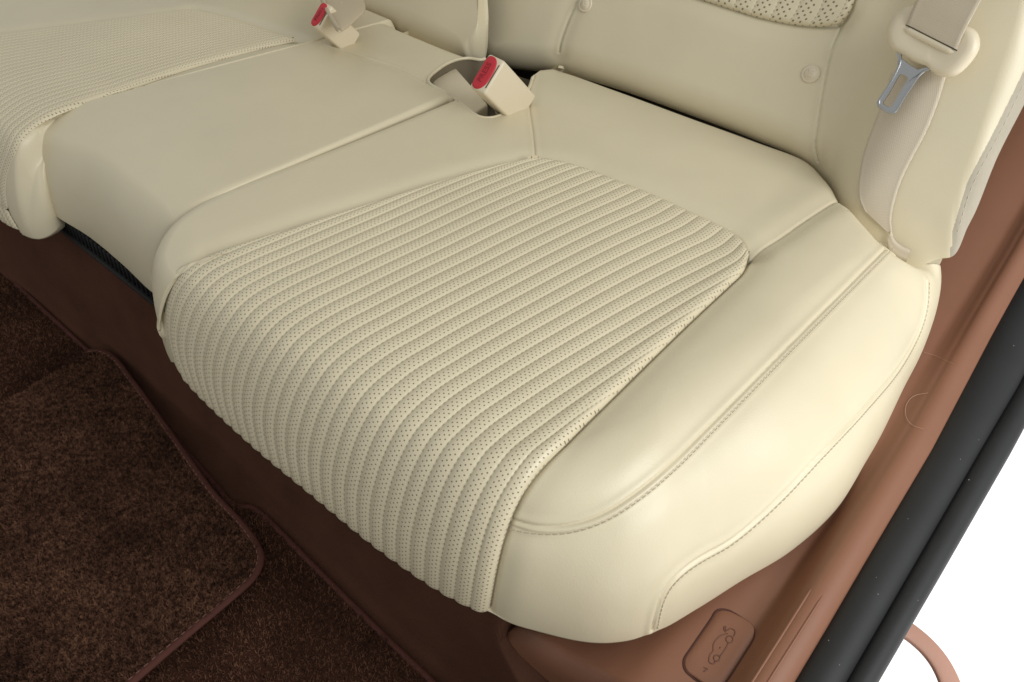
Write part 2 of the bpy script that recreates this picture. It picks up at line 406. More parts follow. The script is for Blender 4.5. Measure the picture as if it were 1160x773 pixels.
def ribbed(name, pil, edges, nu, nv, qfun, amp, pitch, mat, parent, crown=.001, edge_drop=.0050, flip=False, scal=.0046, hem=False, both=False):
    L, R, T, B = edges
    for _ in range(1): P = coons(L, R, T, B, nu, nv)
    P, _n = pil.snap(P)
    for _ in range(6):   # relax snapped facets
        Q = P.copy(); Q[1:-1, 1:-1] = (P[:-2, 1:-1]+P[2:, 1:-1]+P[1:-1, :-2]+P[1:-1, 2:]+2*P[1:-1, 1:-1])/6; P = Q
    if hem:
        last = P[-1]; d_ = nrm(P[-1]-P[-6]); P = np.concatenate([P, [last+d_*.002, last+d_*.003+np.array([0, .002, -.0015]), last+np.array([0, .008, -.005]), last+np.array([0, .02, -.005])]], 0); nv = nv+4
    N = grid_normals(P)
    if (N*pil.fr.n).sum(-1).mean() < 0: N = -N; fl = True
    else: fl = False
    if hem: N[-4:] = N[-7]
    ds = np.linalg.norm(np.diff(P, axis=0), axis=2); S = np.vstack([np.zeros(nu), np.cumsum(ds, 0)])
    S = S[-1][None]-S        # metres from the bottom edge, per column
    u = np.linspace(0, 1, nu)[None].repeat(nv, 0); v = np.linspace(0, 1, nv)[:, None].repeat(nu, 1)
    q = qfun(u, v); f = q-np.floor(q)
    rib = np.abs(np.sin(np.pi*f))**.70
    rib = rib*(1+.10*np.cos(np.pi*f))
    # distance to the four edges
    wu = np.linalg.norm(np.diff(P, axis=1), axis=2).sum(1)[:, None]
    de = np.minimum(np.minimum(u*wu, (1-u)*wu), np.minimum(S+(9 if hem else 0), (S[0][None]-S)))
    e = np.clip(de/.007, 0, 1); e = np.sqrt(1-(1-e)**2)
    vall = np.exp(-(np.minimum(f, 1-f)*pitch/.0011)**2)*(.0005*(.5+.5*np.cos(2*np.pi*S/scal)))
    ed = edge_drop*(1-.85*sstep(-.006, -.02, P[..., 2])*((u < .35) if both is False else ((u > .65)))) if hem else edge_drop
    D = -ed*(1-e)+crown*e+amp*(rib)*np.clip(de/.012, .05, 1)-vall
    V = P+N*D[..., None]; N2 = grid_normals(V)*(-1 if fl else 1)
    F = grid_faces(nv, nu)
    if not fl: F = F[:, ::-1]
    return obj(name, V.reshape(-1, 3), F, mat, parent, uv=np.stack([q.ravel(), S.ravel()], 1))

def stitches(name, P, pil, off, parent, step=.0046, ln=.0031, r=.00042, mat='thread', up=.0004, name_kind=None):
    P = np.asarray(P); n = int(length(P)/step); Q = resamp(P, n*2+1); _, N = pil.snap(Q)
    T = nrm(np.gradient(Q, axis=0)); S = nrm(np.cross(N, T)); parts = []
    for i in range(1, n*2, 2):
        c = Q[i]+S[i]*off; 
        a = [(t, up*(1-(2*t)**2)-.0002) for t in (-.5, -.3, 0, .3, .5)]
        parts.append(tube([c+T[i]*ln*t+N[i]*(hh) for t, hh in a], r, 5))
    V, F = merge(parts); return obj(name, V, F, MAT[mat], parent)

def outward(P, pil, side, amt=.004, z0=-.008, z1=-.022, low=1.):
    _, N = pil.snap(P); T = nrm(np.gradient(P, axis=0)); I = nrm(np.cross(N, T))*side
    Q, _ = pil.snap(P-I*(amt*sstep(z0, z1, P[:, 2])*(1-sstep(-.080, -.100, P[:, 2])*low))[:, None]); return Q
V_groove = lambda a, w: (lambda d, s: -a*np.exp(-(d/w)**1.5))
def seamf(a=.0016, w=.0011, sh=.0008, shw=.004, stitch_side=0, st=.0045, sa=.0009, wide=0., ww=.015, step=0.):
    def fn(d, s):
        r = -a*np.exp(-(d/w)**1.6)+sh*np.exp(-((d-.003)/shw)**2)-wide*np.exp(-(d/ww)**2)
        if stitch_side: r = r-sa*np.exp(-((d*s*stitch_side-st)/.0009)**2)
        if step: r = r+step*np.where(s > 0, 1, -1)*(1-np.exp(-d/.0015))*np.exp(-(d/.02)**2)
        return r
    return fn

def wfall(y, y0, R, A):
    t = np.clip((y-y0)/R, 0, 1); return -A*(1-np.sqrt(1-(1-t)**2))
def solvez(px, py, h, drop):
    z = -.01
    for _ in range(25):
        p = un(px, py, z); z = .6*z+.4*(float(h(p[0], p[1]))-drop)
    p = un(px, py, z); return p[0], p[1], z
# ------------------------------------------------------------------ bench cushion
bench = thing('bench_cushion', 'cream leather rear bench cushion with two ribbed perforated inserts, above the dark brown footwell carpet', 'seat cushion', (-.5, .5, -.12))

# --- outer cushion (near the door)
zb = -.12
def hR(x, y):
    h = .010*sstep(-.19, -.10, x)*sstep(.95, .7, y)
    return h-.004*sstep(.74, .86, y)+wfall(y, .190, .100, .085)*(1-sstep(-.26, -.10, x))
rout = []
for px, py, z, R in [(190, 402, zb, .035), (205, 427, zb, .04), (280, 499, zb, .045), (350, 557, zb, .045), (430, 622, zb, .045), (500, 670, zb, .050), (550, 697, zb, .065),
                     (610, 716, zb, .085), (665, 728, zb, .10), (700, 728, zb, .105), (738, 719, zb, .11), (790, 690, zb, .12), (839, 659, zb, .125), (894, 626, zb, .125), (946, 579, zb, .125), (978, 528, zb, .12),
                     (994, 500, zb, .118), (1018, 450, -.115, .11), (1039, 408, -.11, .10), (1052, 366, -.10, .09), (1053, 340, -.09, .08), (1056, 315, -.085, .07), (1062, 300, -.085, .065)]:
    p = un(px, py, z); rout.append((p[0], p[1], z, R))
rout += [(-.035, .885, -.08, .06), (-.10, .885, -.06, .05), (-.3, .880, -.06, .045), (-.48, .878, -.06, .045), (-.550, .865, -.04, .035)]
for px, py, d, R in [(590, 85, .004, .012), (510, 117, .004, .012), (430, 150, .004, .012), (350, 182, .004, .012), (270, 213, .004, .012), (222, 236, .004, .012), (192, 261, .006, .012), (177, 290, .012, .016), (173, 318, .022, .02), (176, 350, .032, .024), (183, 380, .045, .03)]:
    x, y, z = solvez(px, py, hR, d); rout.append((x, y, max(z, zb), R))
PR = Pillow(WF, rout, (-.27, .52), hR, 1700, 150, 300)

insL = [(600, 182), (575, 185), (545, 192), (500, 204), (450, 219), (400, 235), (350, 250), (300, 266), (255, 281), (228, 292), (208, 309), (196, 332), (190, 360), (193, 385), (200, 411)]
insT = [(600, 182), (622, 180), (660, 188), (700, 203), (745, 221), (790, 242), (820, 256), (840, 270), (849, 285)]
insR = [(849, 285), (843, 303), (828, 318), (790, 353), (745, 396), (700, 440), (650, 489), (620, 521), (598, 550), (582, 578), (570, 610), (560, 650), (552, 694)]
insB = [(200, 411), (212, 430), (280, 496), (350, 554), (430, 619), (500, 667), (552, 694)]
TL, TT, TR, TB = [PR.trace(e, 160) for e in (insL, insT, insR, insB)]
# push the bottom edge right to the hem
seam1 = [(590, 84), (510, 117), (430, 150), (350, 182), (270, 213)]
seam3 = [(578, 592), (600, 597), (640, 597), (680, 585), (720, 560), (760, 527), (800, 487), (850, 436), (900, 385), (950, 335), (985, 300), (1008, 277)]
seam4 = [(738, 722), (742, 700), (750, 675), (765, 655), (790, 635), (830, 612), (880, 568), (930, 515), (980, 462), (1020, 415), (1042, 375), (1050, 345), (1051, 318)]
seam5 = [(851, 284), (880, 268), (915, 244), (958, 217)]
seam6 = [(607, 181), (604, 150), (600, 120), (600, 100), (606, 84)]
T3, T4, T5, T6 = [PR.trace(e, 160) for e in (seam3, seam4, seam5, seam6)]
tuckf = lambda d, s: -.0030*np.exp(-(d/.0022)**2)-.0035*np.exp(-(d/.014)**2)
tuckn = lambda d, s: -.0060*np.exp(-(d/.0030)**2)
itl = int(np.argmax(TL[:, 2] < -.006))
TLa, TLb = TL[:itl+1], TL[itl-2:]
feats = [(TLa, .04, tuckf), (TLb, .02, lambda d, s: -.0016*np.exp(-(d/.0022)**2)-np.where(s > 0, .0035*(1-np.exp(-(d/.003)**2)), 0)*(1-sstep(.012, .019, d))), (TT, .04, tuckf), (TR, .04, tuckf),
         (T3, .04, seamf(.0016, .0010, .0010, .0035, stitch_side=-1, st=.0048, wide=.0022, ww=.014)),
         (T4, .04, seamf(.0016, .0010, .0012, .003, stitch_side=-1, st=.0042, sa=.0006, wide=.0014, ww=.011)),
         (T5, .04, seamf(.0020, .0016, 0, wide=.0045, ww=.014)),
         (T6, .04, seamf(.0014, .0010, .0004, .003, wide=.0012, ww=.010))]
gapR = PR.trace([(606, 74), (633, 75), (700, 97), (780, 126), (860, 155), (925, 181), (945, 200), (962, 219), (988, 249), (1012, 273), (1036, 289), (1058, 296)], 160)
feats.append((gapR, .05, lambda d, s: -np.where(s > 0, .030, .030*np.exp(-(d/.0062)**1.2))))
PR.displace(feats)
recess = [(484, 92), (496, 79), (511, 70), (530, 66), (548, 68), (558, 60), (600, 66), (636, 68), (632, 78), (612, 80), (604, 86), (601, 96), (592, 112), (575, 127), (556, 134), (541, 132), (527, 121), (505, 105)]
insert_poly = insT+insR+[(540, 780), (150, 560), (120, 420)]+insL[::-1]
def cutR(s, F, c, px):
    m = inpoly(px, np.array(recess)) & (c[:, 1] > .55)
    ins = inpoly(px, np.array(insT[1:]+insR[1:]+[(552, 720), (400, 640), (200, 440), (180, 408)]+insL[::-1]))
    d1 = np.minimum(polydist(c, s.N2[F[:, 0]], TL, .02)[0], np.minimum(polydist(c, s.N2[F[:, 0]], TT, .02)[0], polydist(c, s.N2[F[:, 0]], TR, .02)[0]))
    return m | (ins & (d1 > .009) & (c[:, 1] < .75))
rules = [('back_panel', insT+[(958, 217), (1040, 250), (1040, -60), (590, -60), (602, 84), (600, 100), (600, 120), (604, 150), (607, 181)]),
         ('bolster', [(851, 284), (845, 303), (828, 318), (745, 396), (650, 489), (598, 550), (578, 592)]+seam3[1:]+[(1020, 262), (958, 217)]),
         ('side_panel', seam4+[(1060, 280), (1200, 300), (1200, 800), (738, 800)]),
         ('front_panel', [(578, 592), (565, 640), (552, 700), (552, 800), (738, 800)]+seam4+[(1060, 290), (1008, 277)]+seam3[::-1][1:])]
outR = PR.split(rules, 'inner_panel', bench, MAT['leather'], cut=cutR)
NR = 28.
def qR(u, v):
    ql = 3.6*np.clip((.72-v)/.72, 0, 1)**1.15; qr = NR-4.6*np.clip((.70-v)/.70, 0, 1)**1.2
    return ql+(qr-ql)*u
TLo = outward(TL, PR, 1, amt=.0045, z0=-.003, z1=-.040, low=.3); TBo = TB.copy(); TBo[0] = TLo[-1]
ribbed('ribbed_insert', PR, (TLo, TR, TT, TBo), 620, 520, qR, .0016, .0128, MAT['perf'], bench, hem=True)
stitches('bolster_stitching', T3, PR, -.0048, bench)
stitches('side_stitching', T4, PR, -.0042, bench, r=.0003)
# doubled top-stitch along the door side of the insert
# --- centre cushion
def xs2(y): return np.interp(y, [.23, .28, .33, .43, .60, .8], [-.838, -.846, -.842, -.833, -.815, -.80])
def hC(x, y): return .001-.022*sstep(-.585, -.556, x)-.022*sstep(-.002, .007, xs2(y)-x)+wfall(y, .232, .10, .055)
cout = []
for px, py, z, R in [(60, 243, -.098, .035), (100, 268, -.1, .04), (140, 301, -.1, .04), (173, 332, -.1, .04)]:
    p = un(px, py, z); cout.append((p[0], p[1], z, R))
cout.insert(0, (-.872, cout[0][1]+.002, -.098, .03))
p = cout[-1]; cout += [(p[0]+.06, p[1]+.004, -.1, .03), (-.548, .27, -.09, .03), (-.545, .4, -.04, .02), (-.545, .6, -.04, .02), (-.54, .75, -.04, .02), (-.542, .80, -.05, .03), (-.60, .825, -.06, .04), (-.72, .82, -.06, .04), (-.82, .815, -.05, .03), (-.835, .75, -.04, .012), (-.845, .6, -.035, .012), (-.863, .43, -.035, .012), (-.873, .33, -.05, .012), (-.876, .28, -.07, .015)]
PC = Pillow(WF, cout, (-.69, .55), hC, 1200, 90, 260)
seamc = [(366, 50), (400, 60), (440, 72), (468, 84), (484, 93)]
S1c = PC.trace(seam1[1:]+[(222, 236), (192, 262), (178, 290), (174, 315)], 160)
Tc = PC.trace(seamc, 60)
gapC = PC.trace([(414, 10), (440, 23), (480, 40), (520, 56), (547, 65), (590, 77)], 80)
PC.displace([(gapC, .05, lambda d, s: -np.where(s > 0, .025, .025*np.exp(-(d/.006)**1.2))), (S1c, .03, V_groove(.0045, .004)), (Tc, .03, seamf(.0013, .0009, .0005, .003, wide=.002, ww=.012))])
def cutC(s, F, c, px): return inpoly(px, np.array(recess)) & (c[:, 1] > .55)
outC = PC.split([('rear_strip', seamc+[(520, 110), (640, 110), (640, -80), (330, -80), (340, 30)])], 'centre_panel', bench, MAT['leather'], cut=cutC)

# --- far cushion
def hL(x, y): return .002+.014*sstep(-1.2, -1.3, x)-.006*sstep(.75, .85, y)-.035*sstep(.75, .775, y)*sstep(-.95, -.9, x)+wfall(y, .190, .11, .08)-.030*sstep(-.001, .009, x-xs2(y)-.009*sstep(.34, .28, y))
lout = []
for px, py, z, R in [(64, 261, -.112, .02), (46, 271, -.12, .035), (22, 265, -.12, .045)]:
    p = un(px, py, z); lout.append((p[0], p[1], z, R))
yb = lout[-1][1]
lout += [(-1.05, yb-.006, -.12, .045), (-1.2, yb, -.12, .045), (-1.35, .28, -.12, .09), (-1.41, .45, -.12, .12), (-1.41, .75, -.11, .12), (-1.36, .88, -.05, .05), (-1.1, .90, -.05, .05), (-.9, .88, -.06, .03), (-.79, .80, -.06, .02),
         (-.785, .60, -.05, .012), (-.803, .43, -.05, .012), (-.812, .33, -.06, .012), (-.816, .28, -.08, .012), (-.818, .250, -.10, .014)]
PL = Pillow(WF, lout, (-1.02, .50), hL, 1200, 90, 280)
lR = [(334, 43), (300, 51), (250, 64), (200, 79), (150, 97), (110, 116), (80, 126), (55, 137), (36, 149), (20, 166), (8, 190), (4, 215), (9, 240), (19, 258)]
lT = [(214, 11), (236, 13), (270, 22), (300, 32), (334, 43)]
lT3 = PL.trace(lT, 160); lR3 = PL.trace(lR, 160)
lLa = PL.trace([(214, 11), (205, 12), (150, 19), (80, 28), (30, 34), (4, 37)], 60)
dl = nrm(lLa[-1]-lLa[20]); dl[2] = 0; p0 = lLa[-1]; k = (p0[1]-.30)/-dl[1]; p1 = p0+dl*k
lL = np.vstack([lLa, [p0+dl*k*t for t in np.linspace(.1, 1, 12)], [p1+np.array(q) for q in ((0, -.04, 0), (0, -.07, -.012), (0, -.09, -.03), (0, -.10, -.06), (0, -.105, -.108))]])
lL = cr(lL, 200); lL, _ = PL.snap(lL)
lB = np.array([lL[-1]*(1-t)+lR3[-1]*t for t in np.linspace(0, 1, 30)]); lB, _ = PL.snap(lB)
ilr = int(np.argmax(lR3[:, 2] < -.004))
PL.displace([(lT3, .04, tuckf), (lR3[:ilr+1], .04, tuckf), (lR3[ilr-2:], .02, lambda d, s: -.0016*np.exp(-(d/.0022)**2)-np.where(s < 0, .0035*(1-np.exp(-(d/.003)**2)), 0)*(1-sstep(.012, .019, d))), (lL, .04, tuckf)])
outL = PL.split([], 'far_panel', bench, MAT['leather'], cut=lambda s, F, c, px: inpoly(px, np.array(lT+lR[1:]+[(20, 330), (-900, 600), (-900, 150), (0, 38), (80, 28), (150, 19), (205, 12)])) & (np.minimum(polydist(c, s.N2[F[:, 0]], lT3, .02)[0], np.minimum(polydist(c, s.N2[F[:, 0]], lR3, .02)[0], polydist(c, s.N2[F[:, 0]], lL, .02)[0])) > .008))
lRo = outward(lR3, PL, -1); lB[-1] = lRo[-1]
ribbed('ribbed_insert', PL, (lL, lRo, lT3, lB), 460, 340, lambda u, v: 3+(27-2*np.clip(.7-v, 0, 1))*u,   .0012, .0128, MAT['perf'], bench, hem=True, both=True)

# recess rim and lining
rp = cr([(a, b, 0) for a, b in recess], 160, closed=True)[:, :2]
rim = []
for a, b in rp:
    h = PR.hit(a, b); g = PC.hit(a, b)
    z = max([q[2] for q in (h, g) if q is not None] or [0]); z = min(max(z, -.02), .004)
    p = un(a, b, z-.001)
    if p[1] > .775: p = np.array([p[0], .775+.1*(p[1]-.775), -.018])
    rim.append(p)
rim = np.array(rim)
for _ in range(4): rim = (np.roll(rim, 1, 0)+2*rim+np.roll(rim, -1, 0))/4
i0 = int(np.argmin(np.abs(rp-np.array([601, 88])).sum(1))); i1 = int(np.argmin(np.abs(rp-np.array([550, 68])).sum(1)))
k_ = [(i0+j) % 160 for j in range((i1-i0) % 160+1)]
Vt, Ft = tube(rim[k_], .0021, 10)
obj('recess_rim', Vt, Ft, MAT['leather'], bench)
rows = [rim+np.array([0, 0, z]) for z in (0, -.02, -.045, -.06)]
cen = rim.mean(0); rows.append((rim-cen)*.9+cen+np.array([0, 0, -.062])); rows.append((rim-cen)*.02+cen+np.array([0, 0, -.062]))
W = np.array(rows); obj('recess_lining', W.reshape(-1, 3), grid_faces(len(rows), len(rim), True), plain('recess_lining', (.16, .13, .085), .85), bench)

# ------------------------------------------------------------------ backrest
ta = math.radians(22)
def bframe(y0): return Frame((0, y0, 0), (1., 0, 0), (0, math.sin(ta), math.cos(ta)), (0, -math.cos(ta), math.sin(ta)))
BF = bframe(.852)
back = thing('backrest_cushion', 'cream leather backrest with perforated panel and round anchor buttons behind the bench cushion', 'backrest', (-.3, .85, 0))
def prow(l): 
    out = []
    for px, py, n, R in l:
        a, b = BF.pix(px, py, n); k = np.interp(px, [925, 945, 965, 988, 1012, 1038, 1050], [.008, .016, .030, .036, .036, .020, .008]) if py > 60 and px < 1050 else 0
        out.append((a, b-k, n, R))
    return out
bo = prow([(556, 62, .0, .035), (575, 70, .0, .04), (600, 74, .0, .04), (633, 76, 0, .04), (700, 94, 0, .04), (780, 122, 0, .04), (860, 152, 0, .04), (915, 176, .005, .04),
           (945, 197, .02, .045), (965, 220, .045, .05), (988, 248, .065, .055), (1012, 272, .075, .06), (1038, 288, .08, .06), (1062, 294, .08, .055), (1080, 290, .078, .045),
           (1096, 258, .07, .045), (1106, 238, .066, .045), (1130, 178, .06, .045), (1160, 119, .05, .05), (1220, 0, .03, .06)])
bo += [(.14, .75, .02, .06), (.05, .86, .0, .06), (-.3, .88, 0, .06), (-.55, .86, 0, .05)]
bo += prow([(533, -140, .014, .014), (538, -70, .014, .014), (541, -20, .014, .014), (543, 20, .014, .014), (547, 45, .010, .02)])
def hB(u, v): return .034+.052*sstep(-.185, -.10, u)-.012*sstep(.02, .12, u)
PB = Pillow(BF, bo, (-.25, .42), hB, 1500, 90, 260)
bs1 = [(662, -40), (655, -5), (643, 22), (634, 48), (632, 60)]
bs2 = [(958, 18), (950, 32), (940, 62), (932, 100), (925, 145), (922, 165), (924, 184)]
bi_bottom = [(690, -36), (740, -17), (795, 0), (830, 11), (860, 20), (900, 28), (930, 30), (948, 27)]
bi_right = [(948, 27), (960, 15), (968, -3), (976, -30), (984, -60)]
bi_top = [(700, -150), (800, -118), (900, -90), (984, -60)]
bi_left = [(690, -36), (693, -80), (700, -150)]
B1, B2, BB, BR_, BT, BL_ = [PB.trace(e, 120) for e in (bs1, bs2, bi_bottom, bi_right, bi_top, bi_left)]
PB.displace([(B1, .04, seamf(.0020, .0013, .0005, .004, wide=.003, ww=.014)), (B2, .04, seamf(.0020, .0013, .0004, .003, wide=.003, ww=.012)),
             (BB, .04, tuckf), (BR_, .04, tuckf)])
edgep = [(1172, 76), (1130, 150), (1100, 215), (1082, 258), (1068, 288), (1066, 320), (1300, 320), (1300, -200), (1310, -200)]
insb = np.array(bi_left[::-1]+bi_bottom[1:]+bi_right[1:])
outB = PB.split([('edge_trim', [(1200, 5), (1160, 80), (1127, 147), (1096, 206), (1078, 265), (1076, 330), (1400, 330), (1400, -60)]),
                 ('inner_bolster', [(500, -300)]+[(660, -300)]+bs1+[(628, 120), (500, 120)]),
                 ('outer_bolster', bs2[::-1]+[(990, -60), (1010, -400), (1500, -400), (1500, 400), (900, 300)])],
                'lower_panel', back, {'*': MAT['leather'], 'edge_trim': MAT['velour']},
                cut=lambda s, F, c, px: inpoly(px, insb) & (np.minimum(polydist(c, s.N2[F[:, 0]], BB, .02)[0], polydist(c, s.N2[F[:, 0]], BR_, .02)[0]) > .008))
ribbed('perforated_insert', PB, (BL_[::-1], BR_[::-1], BT, BB), 300, 160, lambda u, v: 13*u+.3, .0012, .0225, MAT['perf_back'], back, crown=.001)
# stitched hem on the velour edge
hem = PB.trace([(1164, 86), (1133, 150), (1101, 212), (1084, 266)], 80)
stitches('edge_stitching', hem, PB, 0, back, step=.008, ln=.0055, r=.00045, mat='hemthread')

# child-seat anchor buttons
def anchor(px, py, first=None):
    p = PB.hit(px, py); _, n = PB.snap(p[None]); n = n[0]; u = nrm(np.cross([0, 0, 1.], n)); u = nrm(u); v = np.cross(n, u)
    prof = [(0, .0024), (.0062, .0023), (.0068, .0013), (.0078, .0013), (.0090, .0018), (.0098, .0005), (.0102, -.001)]
    a = np.arange(32)*2*np.pi/32
    G = np.array([[p+r*(np.cos(t)*u+np.sin(t)*v)+n*h for t in a] for r, h in prof])
    o = obj('anchor_button', G.reshape(-1, 3), grid_faces(len(prof), 32, True), MAT['plastic'], back)
    fig = [[(-.0035, .004), (-.002, .001), (-.0005, -.003), (.003, -.003)], [(-.001, .0035), (.0005, .0005), (.0028, .0002)], [(.0012, .0035), (.0022, .0030)]]
    V, F = merge([tube([p+u*x+v*y+n*.0024 for x, y in cr([(x, y, 0) for x, y in l], 8)[:, :2]], .00035, 5) for l in fig])
    obj('embossed_mark', V, F, MAT['emboss'], o)
anchor(663, 5); anchor(918, 84)

# centre backrest section
CF = bframe(.802)
co = []
for px, py, n, R in [(549, 64, .0, .03), (535, 61, .0, .04), (500, 46, 0, .045), (450, 25, 0, .045), (410, 5, 0, .045), (372, -16, 0, .045), (300, -50, 0, .045), (230, -85, 0, .045)]:
    a, b = CF.pix(px, py, n); co.append((a, b-.018, n, R))
co = co[::-1]
for px, py in ((550, 40), (548, 0), (545, -60), (539, -150)):
    a, b = CF.pix(px, py, .02); co.append((a, b, .02, .010))
co += [(co[-1][0], .8, 0, .05), (-.8, .86, 0, .05), (co[0][0], .8, 0, .05), (co[0][0]-.01, .4, 0, .05)]
PCB = Pillow(CF, co, (-.78, .4), lambda u, v: .04+0*u, 800, 70, 120)
PCB.displace([]); PCB.split([], 'centre_backrest', back, MAT['leather'])

# unseen dark block added to keep the gap behind the bench dark
props(obj('gap_light_blocker', *rbox((-1.4, .93, -.25), (1.27, 0, 0), (0, .25, 0), (0, 0, .20), .01), MAT['dark']), kind='structure')

# black slotted vent under the centre cushion
vent = thing('air_vent', 'black slotted strip in the opening under the centre of the bench cushion', 'air vent', (-.74, .27, -.1))
obj('vent_panel', *rbox((-.86, .246, -.1285), (.275, 0, 0), (0, .02, 0), (0, .0, .034), .002), MAT['black'], vent)
V, F = merge([rbox((-.855+i*.0088, .2405, -.127), (.0035, 0, 0), (0, .007, 0), (.002, .0, .022), .0008, 1) for i in range(30)]+[rbox((-.86, .2375, -.1300), (.275, 0, 0), (0, .012, 0), (0, .0, .0045), .0012, 2)])
obj('vent_slats', V, F, MAT['rubber'], vent)

# ------------------------------------------------------------------ sill, seal
def xsh(y): return np.interp(y, [-.3, .3, .36, .6, .97, 1.5], [-.02, 0, .003, .013, .019, .02])
def zup(y): return .34*np.maximum(0, y-.80)**1.5
def sweep(sec, ys, shift=xsh, ns=90):
    S = cr([(x, z, 0) for x, z in sec], ns)[:, :2]; G = np.zeros((len(ys), ns, 3))
    G[:, :, 0] = S[:, 0][None]+shift(ys)[:, None]; G[:, :, 1] = ys[:, None]; G[:, :, 2] = S[:, 1][None]+zup(ys)[:, None]
    return G
ysw = np.linspace(-.15, 1.45, 240)
sill = thing('sill_trim', 'reddish brown plastic sill trim between the bench cushion and the black door seal', 'sill trim', (0, .4, -.13))
sec = [(-.150, -.32), (-.146, -.25), (-.140, -.195), (-.12, -.170), (-.085, -.158), (-.05, -.142), (-.03, -.134), (-.01, -.132), (.006, -.1325), (.014, -.1315), (.020, -.124), (.027, -.1105), (.032, -.1050), (.038, -.1035), (.045, -.105), (.052, -.110), (.060, -.118)]
SG = sweep(sec, ysw, ns=200)
def flatten(x, y, z):
    base = z-zup(y); k = .65*sstep(.40, .62, y)*sstep(-.10, -.06, x)*sstep(.062, .050, x-xsh(y))
    return z+k*np.maximum(0, -.1075-base)
SG[:, :, 2] = flatten(SG[:, :, 0], SG[:, :, 1], SG[:, :, 2])
SG[:, :, 2] -= .16*sstep(.238, .214, SG[:, :, 1])*sstep(-.03, -.06, SG[:, :, 0])
def sill_z(x, y):
    S = cr([(a, b, 0) for a, b in sec], 300); xx = x-xsh(np.array([y]))[0]; return float(flatten(np.array([x]), np.array([y]), np.interp(xx, S[:, 0], S[:, 1])+zup(np.array([y])))[0])
obj('trim_body', SG.reshape(-1, 3), grid_faces(*SG.shape[:2])[:, ::-1], MAT['sill'], sill)
def on_sill(px, py, up=0.):
    z = -.12
    for _ in range(12):
        p = un(px, py, z); z = sill_z(p[0], p[1])
    return p+np.array([0, 0, up])
for l, r in (([(919, 667), (885, 721), (852, 773), (820, 825), (760, 920)], .0011), ([(932, 675), (901, 724), (870, 773), (840, 822), (790, 905)], .0008)):
    P = cr([on_sill(*q) for q in l], 60); rr = np.full(60, r); rr[:4] *= np.array([.2, .6, .85, .97])
    obj('raised_line', *tube(P, rr, 8), MAT['sill'], sill)
# cover with embossed lifted-car mark
cov = [(774.5, 755), (775, 747), (782, 736), (794, 718.5), (806, 701), (811, 693), (817, 690.5), (826, 692), (840, 700), (851, 708), (854.5, 714), (853.5, 724), (846, 737), (836, 753), (825, 770), (818, 778), (808, 781), (797, 777), (786, 769), (777, 761)]
cp = cr([(a, b, 0) for a, b in cov], 96, closed=True)[:, :2]; C3 = np.array([on_sill(*q) for q in cp])
obj('cover_gap_shade', *tube(np.vstack([C3, C3[:1]]), .0008, 8, cap=False), MAT['sill_gap_shade'], sill)  # dark tube standing for the shade in the gap round the cover
cc = C3.mean(0); pl_ = np.linalg.lstsq(np.column_stack([C3[:, :2], np.ones(len(C3))]), C3[:, 2], rcond=None)[0]
C3f = C3.copy(); C3f[:, 2] = C3[:, :2]@pl_[:2]+pl_[2]
cc = C3f.mean(0); rings = [(1.0-.022, .0), (1-.03, .0009), (1-.06, .0014), (.6, .0015), (.02, .0015)]
G = np.array([cc+(C3f-cc)*k+np.array([0, 0, h]) for k, h in rings])
cover = obj('release_cover', G.reshape(-1, 3), grid_faces(len(rings), len(C3), True), MAT['sill'], sill)
def emb(pts, closed=False, r=.00038, n=40):
    P = cr([(a, b, 0) for a, b in pts], n, closed=closed)[:, :2]
    if closed: P = np.vstack([P, P[:1]])
    out = []
    for a, b in P:
        z = cc[2]
        for _ in range(6):
            p = un(a, b, z); z = pl_[0]*p[0]+pl_[1]*p[1]+pl_[2]+.0017
        out.append(un(a, b, z))
    return tube(np.array(out), r, 5)
def cz(x, y): return (760+x/6.444, 660+y/6.444)
car = [emb([cz(*q) for q in l], c) for l, c in (
    ([(405, 320), (398, 330), (405, 350), (415, 348), (435, 335), (468, 355), (465, 380), (458, 392)], False),
    ([(415, 372), (370, 385), (330, 420), (310, 455), (308, 500), (285, 530), (278, 575), (290, 590), (310, 594), (325, 575)], False),
    ([(418, 445), (395, 490), (360, 538)], False),
    ([(390, 318), (388, 345), (400, 362)], False))]
for cx, cy, rr in ((428, 415, 25), (335, 552, 22)):
    car.append(emb([cz(cx+rr*math.cos(t), cy+rr*math.sin(t)) for t in np.linspace(0, 2*math.pi, 12, endpoint=False)], True))
car.append(emb([cz(240, 620), cz(268, 632)], n=6)); car.append(emb([cz(268, 632), cz(240, 650)], n=6))
obj('car_emblem', *merge(car), MAT['sill_mark'], cover)
# stray hairs on the trim
P = cr([on_sill(*q, .001) for q in ((1051, 446), (1036, 449), (1027, 458), (1026, 473), (1034, 483), (1046, 487))], 40)
props(obj('hair', *tube(P, .00016, 5), MAT['hair']), 'thin curled stray hair lying on the brown sill trim beside the cushion', 'hair', group='stray hairs')
P = cr([on_sill(*q, .001) for q in ((1046, 400), (1060, 404), (1072, 410), (1082, 414))], 20)
props(obj('hair', *tube(P, .0001, 5), MAT['hair']), 'faint straight stray hair on the brown sill trim further back than the curled one', 'hair', group='stray hairs')

